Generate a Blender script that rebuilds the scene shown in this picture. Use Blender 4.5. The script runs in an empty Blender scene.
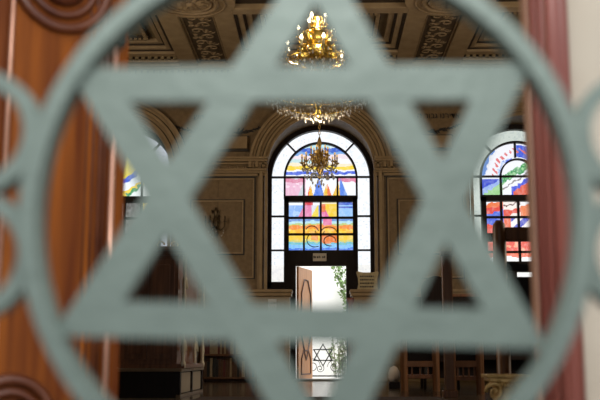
import bpy, math, random
from mathutils import Vector
random.seed(7)
S = bpy.context.scene
COL = S.collection
PI = math.pi
# ------------------------------------------------------------ camera
F = 950.0; VX = 321.3; VY = 360.0; CZ = 0.42
PITCH = math.atan((VY - 200) / F)
YAW = math.atan((VX - 300) / math.hypot(F, VY - 200))
cam = bpy.data.cameras.new('camera'); camo = bpy.data.objects.new('camera', cam); COL.objects.link(camo)
cam.sensor_width = 36.0; cam.lens = 36.0 * F / 600.0
camo.location = (0, 0, CZ); camo.rotation_euler = (PI / 2 + PITCH, 0, YAW)
cam.clip_start = 0.05; cam.clip_end = 200
cam.dof.use_dof = True; cam.dof.focus_distance = 18.0; cam.dof.aperture_fstop = (cam.lens / 1000.0) / 0.0185
S.camera = camo
# ------------------------------------------------------------ world, lamps, exposure
w = bpy.data.worlds.new('overcast_sky'); S.world = w; w.use_nodes = True
bg = w.node_tree.nodes['Background']; bg.inputs[0].default_value = (0.93, 0.97, 1.0, 1); bg.inputs[1].default_value = 1.65
def area(name, loc, target, size, energy, color, sy=None):
    l = bpy.data.lights.new(name, 'AREA'); l.size = size; l.energy = energy; l.color = color
    if sy: l.shape = 'RECTANGLE'; l.size_y = sy
    o = bpy.data.objects.new(name, l); COL.objects.link(o); o.location = loc
    o.rotation_euler = (Vector(target) - Vector(loc)).to_track_quat('-Z', 'Y').to_euler(); return o
area('side_fill_left', (-6.7, 12.5, 3.4), (1, 16.5, 5.2), 5.5, 330, (1.0, 0.86, 0.66), 3.0)  # added fill lamp by the solid left wall, brightens back wall and ceiling
area('side_fill_right', (6.7, 12.5, 3.4), (-1, 16.5, 5.2), 5.5, 300, (1.0, 0.86, 0.66), 3.0)  # matching added fill by the right wall, no window there
area('courtyard_fill', (0, 23.2, 6.5), (0, 26, 1.2), 4.0, 420, (1, 1, 1))  # added lamp above the courtyard, brightens its white wall
area('gate_fill_light', (0.0, 0.42, 1.46), (0, 1.0, 0.78), 0.4, 24, (0.98, 1.0, 0.96))  # added unseen lamp, makes the gate brighter at the top than below
vs = S.view_settings; vs.view_transform = 'Standard'; vs.look = 'None'; vs.gamma = 1; vs.use_curve_mapping = False; vs.exposure = 0.0
S.display_settings.display_device = 'sRGB'
S.cycles.use_denoising = True; S.cycles.max_bounces = 8; S.cycles.transparent_max_bounces = 12
S.cycles.caustics_reflective = False; S.cycles.caustics_refractive = False; S.cycles.sample_clamp_indirect = 6
# ------------------------------------------------------------ projection helper (photo pixel -> point at depth Y)
_cp, _sp, _cy, _sy = math.cos(PITCH), math.sin(PITCH), math.cos(YAW), math.sin(YAW)
_R = (_cy, _sy, 0); _F = (-_sy * _cp, _cy * _cp, _sp); _U = (_sy * _sp, -_cy * _sp, _cp)
def at(px, py, Y):
    a = (px - 300) / F; b = (200 - py) / F
    d = [_F[i] + a * _R[i] + b * _U[i] for i in range(3)]; t = Y / d[1]
    return d[0] * t, CZ + d[2] * t
def hz(py, Y): return at(VX, py, Y)[1]
def hx(px, py, Y): return at(px, py, Y)[0]
# ------------------------------------------------------------ mesh builder
class MB:
    def __init__(s): s.v = []; s.f = []; s.sm = []
    def add(s, vs, fs, smooth=False):
        o = len(s.v); s.v += [tuple(p) for p in vs]; s.f += [tuple(i + o for i in q) for q in fs]; s.sm += [smooth] * len(fs); return s
    def box(s, x0, x1, y0, y1, z0, z1):
        v = [(x, y, z) for z in (z0, z1) for y in (y0, y1) for x in (x0, x1)]
        return s.add(v, [(0, 2, 3, 1), (4, 5, 7, 6), (0, 1, 5, 4), (2, 6, 7, 3), (0, 4, 6, 2), (1, 3, 7, 5)])
    def prism(s, poly, y0, y1):                       # poly in xz, extruded along y
        n = len(poly); v = [(x, y0, z) for x, z in poly] + [(x, y1, z) for x, z in poly]
        fs = [tuple(range(n)), tuple(range(2 * n - 1, n - 1, -1))] + [(i, n + i, n + (i + 1) % n, (i + 1) % n) for i in range(n)]
        return s.add(v, fs)
    def prismz(s, poly, z0, z1):
        n = len(poly); v = [(x, y, z0) for x, y in poly] + [(x, y, z1) for x, y in poly]
        fs = [tuple(range(n - 1, -1, -1)), tuple(range(n, 2 * n))] + [(i, (i + 1) % n, n + (i + 1) % n, n + i) for i in range(n)]
        return s.add(v, fs)
    def arc(s, cx, cz, r0, r1, a0, a1, y0, y1, n=32): # annular band in the xz plane
        for k in range(n):
            t0 = a0 + (a1 - a0) * k / n; t1 = a0 + (a1 - a0) * (k + 1) / n
            P = [(cx + r * math.cos(t), cz + r * math.sin(t)) for r, t in ((r0, t0), (r1, t0), (r1, t1), (r0, t1))]
            s.prism(P[::-1], y0, y1)
        return s
    def tube(s, pts, r, n=6, closed=False, smooth=True):
        pts = [Vector(p) for p in pts]; m = len(pts); rs = r if isinstance(r, (list, tuple)) else [r] * m
        v = []; up0 = None
        for i, p in enumerate(pts):
            a = pts[i - 1] if (i > 0 or closed) else p; b = pts[(i + 1) % m] if (i < m - 1 or closed) else p
            d = (b - a).normalized() if (b - a).length > 1e-9 else Vector((0, 0, 1))
            if up0 is None: up0 = d.orthogonal().normalized()
            u = up0 - d * up0.dot(d); u = u.normalized() if u.length > 1e-6 else d.orthogonal().normalized(); up0 = u
            w_ = d.cross(u)
            for k in range(n):
                t = 2 * PI * k / n; v.append(p + (u * math.cos(t) + w_ * math.sin(t)) * rs[i])
        fs = []
        for i in range(m if closed else m - 1):
            j = (i + 1) % m
            for k in range(n):
                l = (k + 1) % n; fs.append((i * n + k, i * n + l, j * n + l, j * n + k))
        if not closed: fs += [tuple(range(n - 1, -1, -1)), tuple((m - 1) * n + k for k in range(n))]
        return s.add(v, fs, smooth)
    def lathe(s, prof, c=(0, 0, 0), n=16, smooth=True):
        v = []; m = len(prof)
        for r, z in prof:
            for k in range(n):
                t = 2 * PI * k / n; v.append((c[0] + r * math.cos(t), c[1] + r * math.sin(t), c[2] + z))
        fs = [(i * n + k, i * n + (k + 1) % n, (i + 1) * n + (k + 1) % n, (i + 1) * n + k) for i in range(m - 1) for k in range(n)]
        fs += [tuple(range(n - 1, -1, -1)), tuple((m - 1) * n + k for k in range(n))]
        return s.add(v, fs, smooth)
    def build(s, name, m, parent=None, bevel=0):
        me = bpy.data.meshes.new(name); me.from_pydata(s.v, [], s.f); me.update()
        me.polygons.foreach_set('use_smooth', s.sm); me.materials.append(m)
        o = bpy.data.objects.new(name, me); COL.objects.link(o)
        if parent: o.parent = parent
        if bevel:
            b = o.modifiers.new('bevel', 'BEVEL'); b.width = bevel; b.segments = 2; b.limit_method = 'ANGLE'
        return o
def tag(o, label=None, cat=None, group=None, kind=None):
    for k, v in (('label', label), ('category', cat), ('group', group), ('kind', kind)):
        if v: o[k] = v
    return o
def empty(name, loc=(0, 0, 0), rz=0):
    o = bpy.data.objects.new(name, None); COL.objects.link(o); o.location = loc; o.rotation_euler = (0, 0, rz); o.empty_display_size = .1; return o
def struct(mb, name, m, bevel=0): return tag(mb.build(name, m, None, bevel), kind='structure')
def copy_tree(o, parent=None):
    c = o.copy(); COL.objects.link(c); c.parent = parent
    for ch in list(o.children): copy_tree(ch, c)
    return c
# ------------------------------------------------------------ materials
def mat(name, c1, c2=None, rough=.6, metal=0, scale=4, stretch=(1, 1, 1), bump=0, bscale=None, spec=.5, detail=5):
    m = bpy.data.materials.new(name); m.use_nodes = True; nt = m.node_tree; N = nt.nodes; L = nt.links
    b = N['Principled BSDF']; b.inputs['Roughness'].default_value = rough; b.inputs['Metallic'].default_value = metal
    b.inputs['Specular IOR Level'].default_value = spec
    tc = N.new('ShaderNodeTexCoord'); mp = N.new('ShaderNodeMapping'); mp.inputs['Scale'].default_value = stretch
    L.new(tc.outputs['Object'], mp.inputs[0])
    n = N.new('ShaderNodeTexNoise'); n.inputs['Scale'].default_value = scale; n.inputs['Detail'].default_value = detail; L.new(mp.outputs[0], n.inputs[0])
    r = N.new('ShaderNodeValToRGB'); r.color_ramp.elements[0].position = .32; r.color_ramp.elements[1].position = .7
    r.color_ramp.elements[0].color = (*c1, 1); r.color_ramp.elements[1].color = (*(c2 or c1), 1)
    L.new(n.outputs[0], r.inputs[0]); L.new(r.outputs[0], b.inputs['Base Color'])
    if bump:
        n2 = N.new('ShaderNodeTexNoise'); n2.inputs['Scale'].default_value = bscale or scale * 4; n2.inputs['Detail'].default_value = 4; L.new(mp.outputs[0], n2.inputs[0])
        bp = N.new('ShaderNodeBump'); bp.inputs['Strength'].default_value = bump; bp.inputs['Distance'].default_value = .02
        L.new(n2.outputs[0], bp.inputs['Height']); L.new(bp.outputs[0], b.inputs['Normal'])
    return m
M = {}
M['gate'] = mat('sage_green_paint', (.068, .089, .077), (.082, .106, .092), .6, scale=9, bump=.15, bscale=60)
M['gate_side'] = M['gate']
M['wood_door'] = mat('varnished_orange_wood', (.120, .025, .004), (.34, .092, .010), .5, scale=2.2, stretch=(9, 9, .45), bump=.04, spec=.15)
M['wood_dark_mould'] = mat('dark_varnished_moulding', (.09, .022, .010), (.17, .05, .018), .3, scale=6)
M['brass_rod'] = mat('worn_copper_rod', (.62, .30, .20), (.80, .45, .32), .3, .5, scale=5)
M['black_iron'] = mat('black_iron', (.012, .012, .012), (.025, .022, .02), .5, .3, scale=20)
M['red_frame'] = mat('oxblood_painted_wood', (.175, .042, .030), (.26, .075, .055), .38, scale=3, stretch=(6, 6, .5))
M['red_groove_shade'] = mat('oxblood_groove_shade', (.05, .012, .010), (.075, .018, .014), .5, scale=3, stretch=(6, 6, .5))  # shade between the jamb reeds, painted in as darker oxblood
M['frame_edge'] = mat('tan_wood_edge', (.22, .10, .055), (.30, .14, .08), .45, scale=4, stretch=(4, 4, .5))
M['cream'] = mat('cream_plaster', (.40, .335, .265), (.46, .40, .325), .85, scale=2.5, bump=.15)
M['stone'] = mat('grey_stone_paving', (.20, .19, .17), (.28, .27, .25), .8, scale=3, bump=.2)
M['ochre'] = mat('ochre_wall', (.145, .088, .036), (.20, .125, .054), .6, scale=14, bump=.25, bscale=30)
M['tan'] = mat('tan_plaster_moulding', (.24, .155, .070), (.31, .205, .10), .5, scale=5, bump=.05)
M['line'] = mat('dark_painted_line', (.018, .012, .008), (.03, .02, .012), .6, scale=8)
M['ceil'] = mat('brown_ceiling_plaster', (.30, .205, .11), (.40, .285, .16), .6, scale=4)
M['ceil_panel'] = mat('ceiling_panel_ochre', (.20, .145, .07), (.29, .21, .11), .7, scale=6, bump=.1)
M['relief_ground'] = mat('umber_relief_ground', (.07, .045, .024), (.11, .075, .04), .7, scale=10)
M['relief'] = mat('umber_relief_plaster', (.22, .15, .08), (.36, .25, .14), .55, scale=10)
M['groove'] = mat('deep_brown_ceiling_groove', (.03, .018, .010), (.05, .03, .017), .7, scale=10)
M['dark_wood'] = mat('near_black_stained_wood', (.008, .004, .003), (.016, .008, .006), .5, scale=5, stretch=(6, 6, .6), spec=.2)
M['brown_wood'] = mat('dark_walnut_wood', (.12, .042, .014), (.24, .092, .032), .4, scale=3, stretch=(9, 9, .6))
M['warm_wood'] = mat('chestnut_wood', (.13, .052, .018), (.22, .090, .032), .4, scale=3, stretch=(9, 9, .6))
M['rail_wood'] = mat('worn_oak_rail', (.14, .09, .045), (.24, .16, .09), .4, scale=5)
M['ivory'] = mat('ivory_carving', (.62, .55, .40), (.78, .70, .54), .4, scale=9)
M['floor'] = mat('polished_dark_marble_floor', (.055, .040, .028), (.105, .08, .06), .16, scale=1.3, spec=.6)
M['gold'] = mat('polished_brass', (.58, .40, .08), (.88, .66, .20), .27, 1, scale=20)
M['gilt'] = mat('aged_gilding', (.60, .36, .11), (.90, .60, .24), .45, .3, scale=14, bump=.2)
M['mid_brass'] = mat('warm_brass', (.55, .34, .09), (.75, .50, .17), .3, .8, scale=20)
M['black_brass'] = mat('blackened_brass', (.05, .035, .02), (.12, .08, .035), .4, .6, scale=20)
M['old_brass'] = mat('dull_brass', (.25, .15, .05), (.45, .28, .09), .35, .9, scale=20)
M['candle'] = mat('candle_tube_cream', (.62, .50, .30), (.72, .60, .40), .5, scale=8)
M['orange_door'] = mat('orange_painted_door', (.66, .30, .13), (.76, .38, .17), .5, scale=3, stretch=(6, 6, .5))
M['inlay'] = mat('brown_inlay', (.12, .06, .04), (.18, .09, .06), .5)
M['white_wall'] = mat('whitewashed_wall', (.86, .86, .84), (.93, .93, .91), .9, scale=2)
M['pale_paving'] = mat('pale_courtyard_paving', (.62, .60, .56), (.74, .72, .68), .85, scale=2)
M['leaf'] = mat('ivy_leaf', (.10, .19, .05), (.26, .38, .14), .5, scale=20)
M['leaf2'] = mat('pale_olive_leaf', (.20, .28, .14), (.42, .48, .30), .5, scale=20)
M['stem'] = mat('plant_stem', (.15, .12, .06), (.22, .17, .09), .7)
M['sign'] = mat('cream_enamel_sign', (.50, .42, .33), (.58, .50, .40), .5)
M['tablet'] = mat('bronze_tablet', (.34, .26, .13), (.50, .40, .22), .5, scale=12, bump=.3)
M['ink'] = mat('black_lettering', (.015, .012, .01), (.02, .015, .012), .6)
M['carpet'] = mat('dark_maroon_carpet', (.020, .008, .006), (.04, .015, .010), .95, scale=60)
M['paper'] = mat('pale_notice_paper', (.50, .42, .36), (.58, .50, .43), .8)
BOOKS = [mat('book_cloth_' + n, c, tuple(x * 1.35 for x in c), .6, scale=15) for n, c in
         (('brown', (.10, .05, .025)), ('black', (.02, .018, .016)), ('tan', (.34, .25, .15)), ('maroon', (.12, .03, .025)), ('navy', (.03, .04, .08)))]
def emis(name, c, s):
    m = bpy.data.materials.new(name); m.use_nodes = True; b = m.node_tree.nodes['Principled BSDF']
    b.inputs['Base Color'].default_value = (*c, 1); b.inputs['Emission Color'].default_value = (*c, 1); b.inputs['Emission Strength'].default_value = s; return m
M['bulb'] = emis('lit_warm_bulb', (1.0, .86, .60), 7)
M['bulb_dim'] = emis('candle_bulb', (1.0, .62, .22), .5)
def crystal(name):
    m = bpy.data.materials.new(name); m.use_nodes = True; b = m.node_tree.nodes['Principled BSDF']
    b.inputs['Base Color'].default_value = (.95, .90, .82, 1); b.inputs['Roughness'].default_value = .08
    b.inputs['Transmission Weight'].default_value = .55; b.inputs['IOR'].default_value = 1.6; return m
M['crystal'] = crystal('cut_crystal')
def glassmat(name):                                # coloured see-through glass: colour from the mesh's paint
    m = bpy.data.materials.new(name); m.use_nodes = True; nt = m.node_tree; N = nt.nodes; L = nt.links
    N.remove(N['Principled BSDF']); out = N['Material Output']
    at_ = N.new('ShaderNodeAttribute'); at_.attribute_name = 'paint'
    tr = N.new('ShaderNodeBsdfTransparent'); gl = N.new('ShaderNodeBsdfGlossy'); gl.inputs['Roughness'].default_value = .2
    mx = N.new('ShaderNodeMixShader'); mx.inputs[0].default_value = .04
    L.new(at_.outputs['Color'], tr.inputs[0]); L.new(tr.outputs[0], mx.inputs[1]); L.new(gl.outputs[0], mx.inputs[2]); L.new(mx.outputs[0], out.inputs[0])
    return m
M['glass'] = glassmat('painted_window_glass')
# ------------------------------------------------------------ room shell
YW = 19.4; YG = 20.3; YE = 20.55; ZC = 6.5; XS = 6.9; YF = 2.2; YT = .25
cx_w = [-4.26, 0.0, 4.25]; R_O = 1.17; ZS = hz(178.2, YG)             # window springing height
def arch_wall(mb, xa, xb, c, r, zb, zs, top, y0, y1, n=28):
    if zb > 0: mb.box(c - r, c + r, y0, y1, 0, zb)
    mb.box(xa, c - r, y0, y1, 0, top); mb.box(c + r, xb, y0, y1, 0, top)
    for k in range(n):
        t0 = PI * k / n; t1 = PI * (k + 1) / n
        P = [(c + r * math.cos(t0), zs + r * math.sin(t0)), (c + r * math.cos(t0), top), (c + r * math.cos(t1), top), (c + r * math.cos(t1), zs + r * math.sin(t1))]
        mb.prism(P, y0, y1)
mb = MB()
ZSILL = hz(285, YG)
for i, c in enumerate(cx_w):
    xa = -XS if i == 0 else c - 2.13; xb = XS if i == 2 else c + 2.125
    arch_wall(mb, xa, xb, c, R_O, 0 if i == 1 else ZSILL - .12, ZS, ZC + .2, YW, YE)
struct(mb, 'wall_back', M['ochre'])
struct(MB().box(-XS - .3, -XS, YF, YE, -.1, ZC + .3), 'wall_left', M['ochre'])
struct(MB().box(XS, XS + .3, YF, YE, -.1, ZC + .3), 'wall_right', M['ochre'])
struct(MB().box(-XS - .3, XS + .3, YF, YE + .3, -.25, 0), 'floor', M['floor'])
# facade wall with the entrance opening
OX0, OX1, OZ = -1.05, 0.553, 3.3
mb = MB(); mb.box(-XS - .3, OX0, YF, YF + YT, -1.15, ZC + .3); mb.box(OX1, XS + .3, YF, YF + YT, -1.15, ZC + .3)
mb.box(OX0, OX1, YF, YF + YT, OZ, ZC + .3); mb.box(OX0, OX1, YF, YF + YT, -1.15, -.25)
struct(mb, 'wall_front', M['cream'])
struct(MB().box(-9, 9, -8, YF, -1.25, -1.15), 'trim_5', M['stone'])
mb = MB()
for k in range(5): mb.box(-1.3, 1.0, YF - .28 * (k + 1), YF - .28 * k, -1.15, -.19 * (k + 1) - .04)
struct(mb, 'trim_6', M['stone'])
# ---- coffered ceiling: slab, beams, nested mouldings, reliefs
struct(MB().box(-XS - .3, XS + .3, YF, YE, ZC + .28, ZC + .45), 'ceiling', M['ceil'])
mb = MB(); gb = MB(); pb = MB(); rg = MB()
BX = [-6.45, -2.24, 2.24, 6.45]; BY = [3.5, 7.5, 11.5, 15.55]; HW = .60
def band(x0, x1, y0, y1):                                              # a beam with a sunk centre
    mb.box(x0, x1, y0, y1, ZC, ZC + .28)
for x in BX:
    mb.box(x - .68, x - .33, YF + .4, 19.2, ZC, ZC + .28); mb.box(x + .33, x + .68, YF + .4, 19.2, ZC, ZC + .28)
    rg.box(x - .29, x + .29, YF + .4, 19.2, ZC + .09, ZC + .2); gb.box(x - .35, x - .29, YF + .4, 19.2, ZC + .10, ZC + .2); gb.box(x + .29, x + .35, YF + .4, 19.2, ZC + .10, ZC + .2)
for y in BY:
    for x0, x1 in ((-5.77, -2.92), (-1.56, 1.56), (2.92, 5.77)):
        mb.box(x0, x1, y - HW, y - .33, ZC, ZC + .28); mb.box(x0, x1, y + .33, y + HW, ZC, ZC + .28)
        gb.box(x0, x1, y - .35, y + .35, ZC + .10, ZC + .2)
    for x in BX: mb.prismz([(x + .78 * math.cos(2 * PI * k / 40), y + .72 * math.sin(2 * PI * k / 40)) for k in range(40)], ZC - .02, ZC + .2)
def frame(m_, x0, x1, y0, y1, t, z0, z1):
    m_.box(x0, x1, y0, y0 + t, z0, z1); m_.box(x0, x1, y1 - t, y1, z0, z1); m_.box(x0, x0 + t, y0 + t, y1 - t, z0, z1); m_.box(x1 - t, x1, y0 + t, y1 - t, z0, z1)
ybounds = [(BY[i] + HW, BY[i + 1] - HW) for i in range(3)] + [(BY[3] + HW, 18.3)]
for y0, y1 in ybounds:
    for x0, x1 in ((-5.77, -2.92), (-1.56, 1.56), (2.92, 5.77)):
        frame(gb, x0, x1, y0, y1, .06, ZC + .05, ZC + .28)
        frame(mb, x0 + .06, x1 - .06, y0 + .06, y1 - .06, .09, ZC + .06, ZC + .28)
        frame(gb, x0 + .15, x1 - .15, y0 + .15, y1 - .15, .05, ZC + .12, ZC + .28)
        frame(mb, x0 + .20, x1 - .20, y0 + .20, y1 - .20, .10, ZC + .14, ZC + .28)
        frame(gb, x0 + .44, x1 - .44, y0 + .38, y1 - .38, .11, ZC + .17, ZC + .28)
        pb.box(x0 + .1, x1 - .1, y0 + .1, y1 - .1, ZC + .22, ZC + .27)
for x0, x1 in ((-5.77, -2.92), (-1.56, 1.56), (2.92, 5.77)):
    mb.box(x0, x1, 18.3, 18.5, ZC, ZC + .28); gb.box(x0, x1, 18.5, 19.2, ZC + .05, ZC + .2)
    x = x0 + .04
    while x < x1 - .08: pb.box(x, x + .07, 18.56, 18.66, ZC - .02, ZC + .06); x += .13
    mb.box(x0, x1, 18.78, 18.90, ZC - .02, ZC + .1); mb.box(x0, x1, 19.02, 19.2, ZC - .03, ZC + .1)
struct(mb, 'trim_1', M['ceil'], .012); struct(gb, 'trim_2', M['groove']); struct(pb, 'trim_3', M['ceil_panel']); struct(rg, 'trim_17', M['relief_ground'])
# reliefs and bead rows on the ceiling
rb = MB()
def curl(m_, x, y, z, r, s, ph, tr=.018):
    pts = []
    for k in range(12):
        t = k / 11; a = ph + s * t * 1.5 * 2 * PI * .75; rr = r * (1 - .75 * t); pts.append((x + rr * math.cos(a), y + rr * math.sin(a), z))
    m_.tube(pts, [tr * (1.2 - .5 * k / 11) for k in range(12)], 5)
def leaf_blob(m_, x, y, z, a, l, wd):
    c, s = math.cos(a), math.sin(a); P = [(0, 0), (.35 * l, wd), (.75 * l, wd * .7), (l, 0), (.75 * l, -wd * .7), (.35 * l, -wd)]
    v = [(x + u * c - t * s, y + u * s + t * c, z) for u, t in P] + [(x + .5 * l * c, y + .5 * l * s, z - .035)]
    m_.add(v, [(i, (i + 1) % 6, 6) for i in range(6)])
for x in BX:
    for y0, y1 in ybounds[:-1] + [(ybounds[-1][0], 19.15)]:
        ya, yb = y0 + .22, y1 - .12; n = int((yb - ya) / .30)
        frame(rb, x - .31, x + .31, ya - .12, yb + .10, .03, ZC + .06, ZC + .12)
        for k in range(n):
            yy = ya + (k + .5) * (yb - ya) / n; s = 1 if k % 2 else -1
            curl(rb, x + s * .09, yy, ZC + .085, .135, s, PI * (k % 2)); curl(rb, x - s * .17, yy + .08, ZC + .085, .07, -s, 0, .013)
            leaf_blob(rb, x, yy, ZC + .09, .8 * s + PI / 2, .18, .05); leaf_blob(rb, x - s * .12, yy - .05, ZC + .09, -2.2 * s, .14, .045)
    for y in BY:
        for rr, tr in ((.60, .018), (.46, .035), (.36, .02)): rb.tube([(x + rr * math.cos(2 * PI * k / 32), y + rr * math.sin(2 * PI * k / 32), ZC - .03) for k in range(32)], tr, 6, True)
        for k in range(12): leaf_blob(rb, x + .06 * math.cos(k * PI / 6), y + .06 * math.sin(k * PI / 6), ZC - .03, k * PI / 6, .26, .05)
        rb.lathe([(.001, -.09), (.06, -.07), (.08, -.02), (.08, 0)], (x, y, ZC), 12)
for y0, y1 in ybounds:
    for x0, x1 in ((-5.77, -2.92), (-1.56, 1.56), (2.92, 5.77)):
        xa, xb, ya, yb = x0 + .495, x1 - .495, y0 + .435, y1 - .435
        m_ = int((yb - ya) / .085)
        for k in range(m_):
            yy = ya + (k + .5) * (yb - ya) / m_
            for xx in (xa, xb): rb.box(xx - .035, xx + .035, yy - .025, yy + .025, ZC + .13, ZC + .18)
        m_ = int((xb - xa) / .085)
        for k in range(m_):
            xx = xa + (k + .5) * (xb - xa) / m_
            for yy in (ya, yb): rb.box(xx - .025, xx + .025, yy - .035, yy + .035, ZC + .13, ZC + .18)
struct(rb, 'trim_4', M['relief'])
# crown cornice on the back wall
mb = MB(); gb = MB()
for z0, z1, y in ((ZC - .05, ZC + .28, 19.12), (ZC - .28, ZC - .18, 19.22), (ZC - .42, ZC - .34, 19.27), (ZC - .50, ZC - .42, 19.32), (6.02, 6.10, 19.33)): mb.box(-XS, XS, y, YW, z0, z1)
gb.box(-XS, XS, 19.26, YW, ZC - .18, ZC - .05); gb.box(-XS, XS, 19.34, YW, ZC - .34, ZC - .28)
gb2 = MB(); x = -XS + .05
while x < XS - .1: gb2.box(x, x + .07, 19.19, YW, ZC - .16, ZC - .06); x += .13
struct(mb, 'trim_7', M['ceil']); struct(gb, 'trim_8', M['groove']); struct(gb2, 'trim_16', M['relief'])
# archivolts, impost cornice, pilasters, panels, dado
ZI = hz(165, YW)                                                        # impost level
mb = MB(); gl = MB(); pn = MB()
for c in cx_w:
    zc_ = hz(168, YW)
    for r0, r1, y in ((1.10, 1.17, 19.36), (1.17, 1.22, 19.30), (1.24, 1.30, 19.33), (1.30, 1.36, 19.27), (1.38, 1.44, 19.31), (1.44, 1.50, 19.26)):
        mb.arc(c, zc_, r0, r1, 0, PI, y, YW, 36)
    gl.arc(c, zc_, 1.22, 1.24, 0, PI, 19.37, YW, 36); gl.arc(c, zc_, 1.36, 1.38, 0, PI, 19.36, YW, 36); gl.arc(c, zc_, 1.50, 1.525, 0, PI, 19.385, YW, 36)
    for s in (-1, 1):                                                   # pilaster strips beside each window
        for a, b, y in ((1.10, 1.16, 19.35), (1.20, 1.27, 19.32), (1.27, 1.31, 19.36)):
            x0, x1 = sorted((c + s * a, c + s * b)); mb.box(x0, x1, y, YW, .0, ZI - .12)
        x0, x1 = sorted((c + s * 1.08, c + s * 1.5))
bays = [(-XS + .05, -5.37), (-3.15, -1.11), (1.11, 3.14), (5.36, XS - .05)]
z_a, z_b = hz(158, YW), hz(176, YW)
for x0, x1 in bays:
    H = z_a - z_b
    for f0, f1, y in ((.0, .12, 19.20), (.12, .24, 19.25), (.28, .38, 19.30), (.62, .74, 19.28), (.74, .84, 19.33), (.86, 1.0, 19.36)):
        mb.box(x0, x1, y, YW, z_a - f1 * H, z_a - f0 * H)
    gl.box(x0 + .02, x1 - .02, 19.38, YW, z_a - .29 * H - .02, z_a - .24 * H); gl.box(x0 + .02, x1 - .02, 19.385, YW, z_a - 1.06 * H, z_a - 1.0 * H)
    k = x0 + .12                                                        # festoon frieze
    while k < x1 - .12:
        pts = [(k + .07 * math.cos(t), 19.385, z_a - .46 * H - .05 * math.sin(t)) for t in [PI * q / 6 for q in range(7)]]
        mb.tube(pts, .012, 5); k += .17
    cx = (x0 + x1) / 2
    if abs(cx) < 4:
        zz0, zz1 = hz(149, YW), hz(137, YW)
        mb.box(cx - .60, cx + .60, 19.30, YW, zz0, zz1); frame_z = .03
        gl.box(cx - .63, cx + .63, 19.36, YW, zz0 - .05, zz0); gl.box(cx - .63, cx + .63, 19.36, YW, zz1, zz1 + .03)
def frz(m_, x0, x1, z0, z1, t, y):
    m_.box(x0, x1, y, YW, z0, z0 + t); m_.box(x0, x1, y, YW, z1 - t, z1); m_.box(x0, x0 + t, y, YW, z0 + t, z1 - t); m_.box(x1 - t, x1, y, YW, z0 + t, z1 - t)
for cx in (-2.14, 2.14):
    frz(gl, cx - .79, cx + .79, hz(279, YW), hz(177, YW), .025, 19.385); frz(mb, cx - .76, cx + .76, hz(278, YW) , hz(178, YW), .03, 19.38)
    frz(gl, cx - .57, cx + .57, hz(255, YW), hz(199, YW), .028, 19.385); frz(mb, cx - .54, cx + .54, hz(254, YW) + .01, hz(200, YW), .03, 19.375)
struct(mb, 'trim_9', M['tan']); struct(gl, 'trim_10', M['line'])
# dado: low projecting wainscot with a moulded cap, either side of the back door
zd = hz(291, 19.1)
for nm, x0, x1 in (('baseboard_left', -3.9, -.63), ('baseboard_right', .63, 3.9)):
    m_ = MB(); m_.box(x0, x1, 19.12, 19.5, 0, zd - .10)
    e0, e1 = (x0, x1 + .05) if x0 < 0 else (x0 - .05, x1)
    m_.box(e0, e1, 19.02, 19.55, zd - .03, zd + .03); m_.box(e0 + .015 if x0 > 0 else e0, e1 - .015 if x0 < 0 else e1, 19.06, 19.52, zd - .10, zd - .03)
    m_.box(x0, x1, 19.06, 19.2, 0, .18)
    n = 3
    for k in range(n):
        a = x0 + .12 + k * (x1 - x0) / n; b = x0 + (k + 1) * (x1 - x0) / n - .12
        m_.box(a, b, 19.095, 19.2, .32, .36); m_.box(a, b, 19.095, 19.2, zd - .26, zd - .22); m_.box(a, a + .04, 19.095, 19.2, .36, zd - .26); m_.box(b - .04, b, 19.095, 19.2, .36, zd - .26)
    struct(m_, nm, M['ochre'] if 0 else M['tan'], .008)
# ------------------------------------------------------------ painted windows
WL = 2.0                                              # how bright the sky reads behind the glass; glass colours are set against it
def s2l(c): return tuple(((v / 255) / 12.92 if v <= 10 else (((v / 255) + .055) / 1.055) ** 2.4) for v in c)
def h(x, y, s=0):
    n = math.sin(x * 12.9898 + y * 78.233 + s * 37.7) * 43758.5453; return n - math.floor(n)
def vn(x, y, s=0):
    i, j = math.floor(x), math.floor(y); u, v = x - i, y - j; u = u * u * (3 - 2 * u); v = v * v * (3 - 2 * v)
    return (h(i, j, s) * (1 - u) + h(i + 1, j, s) * u) * (1 - v) + (h(i, j + 1, s) * (1 - u) + h(i + 1, j + 1, s) * u) * v
WHT = (250, 250, 255)
def border(u, v, s):
    n = vn(u * .5, v * .5, s); m_ = vn(u * 1.6, v * 1.6, s + 3)
    return (244, 245, 250) if n > .72 else ((236, 238, 242) if m_ > .86 else (253, 253, 255))
def tri(u, v, ax, av, b0, b1, bv):
    if v < av or v > bv: return False
    t = (v - av) / (bv - av); return ax + (b0 - ax) * t <= u <= ax + (b1 - ax) * t
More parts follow.
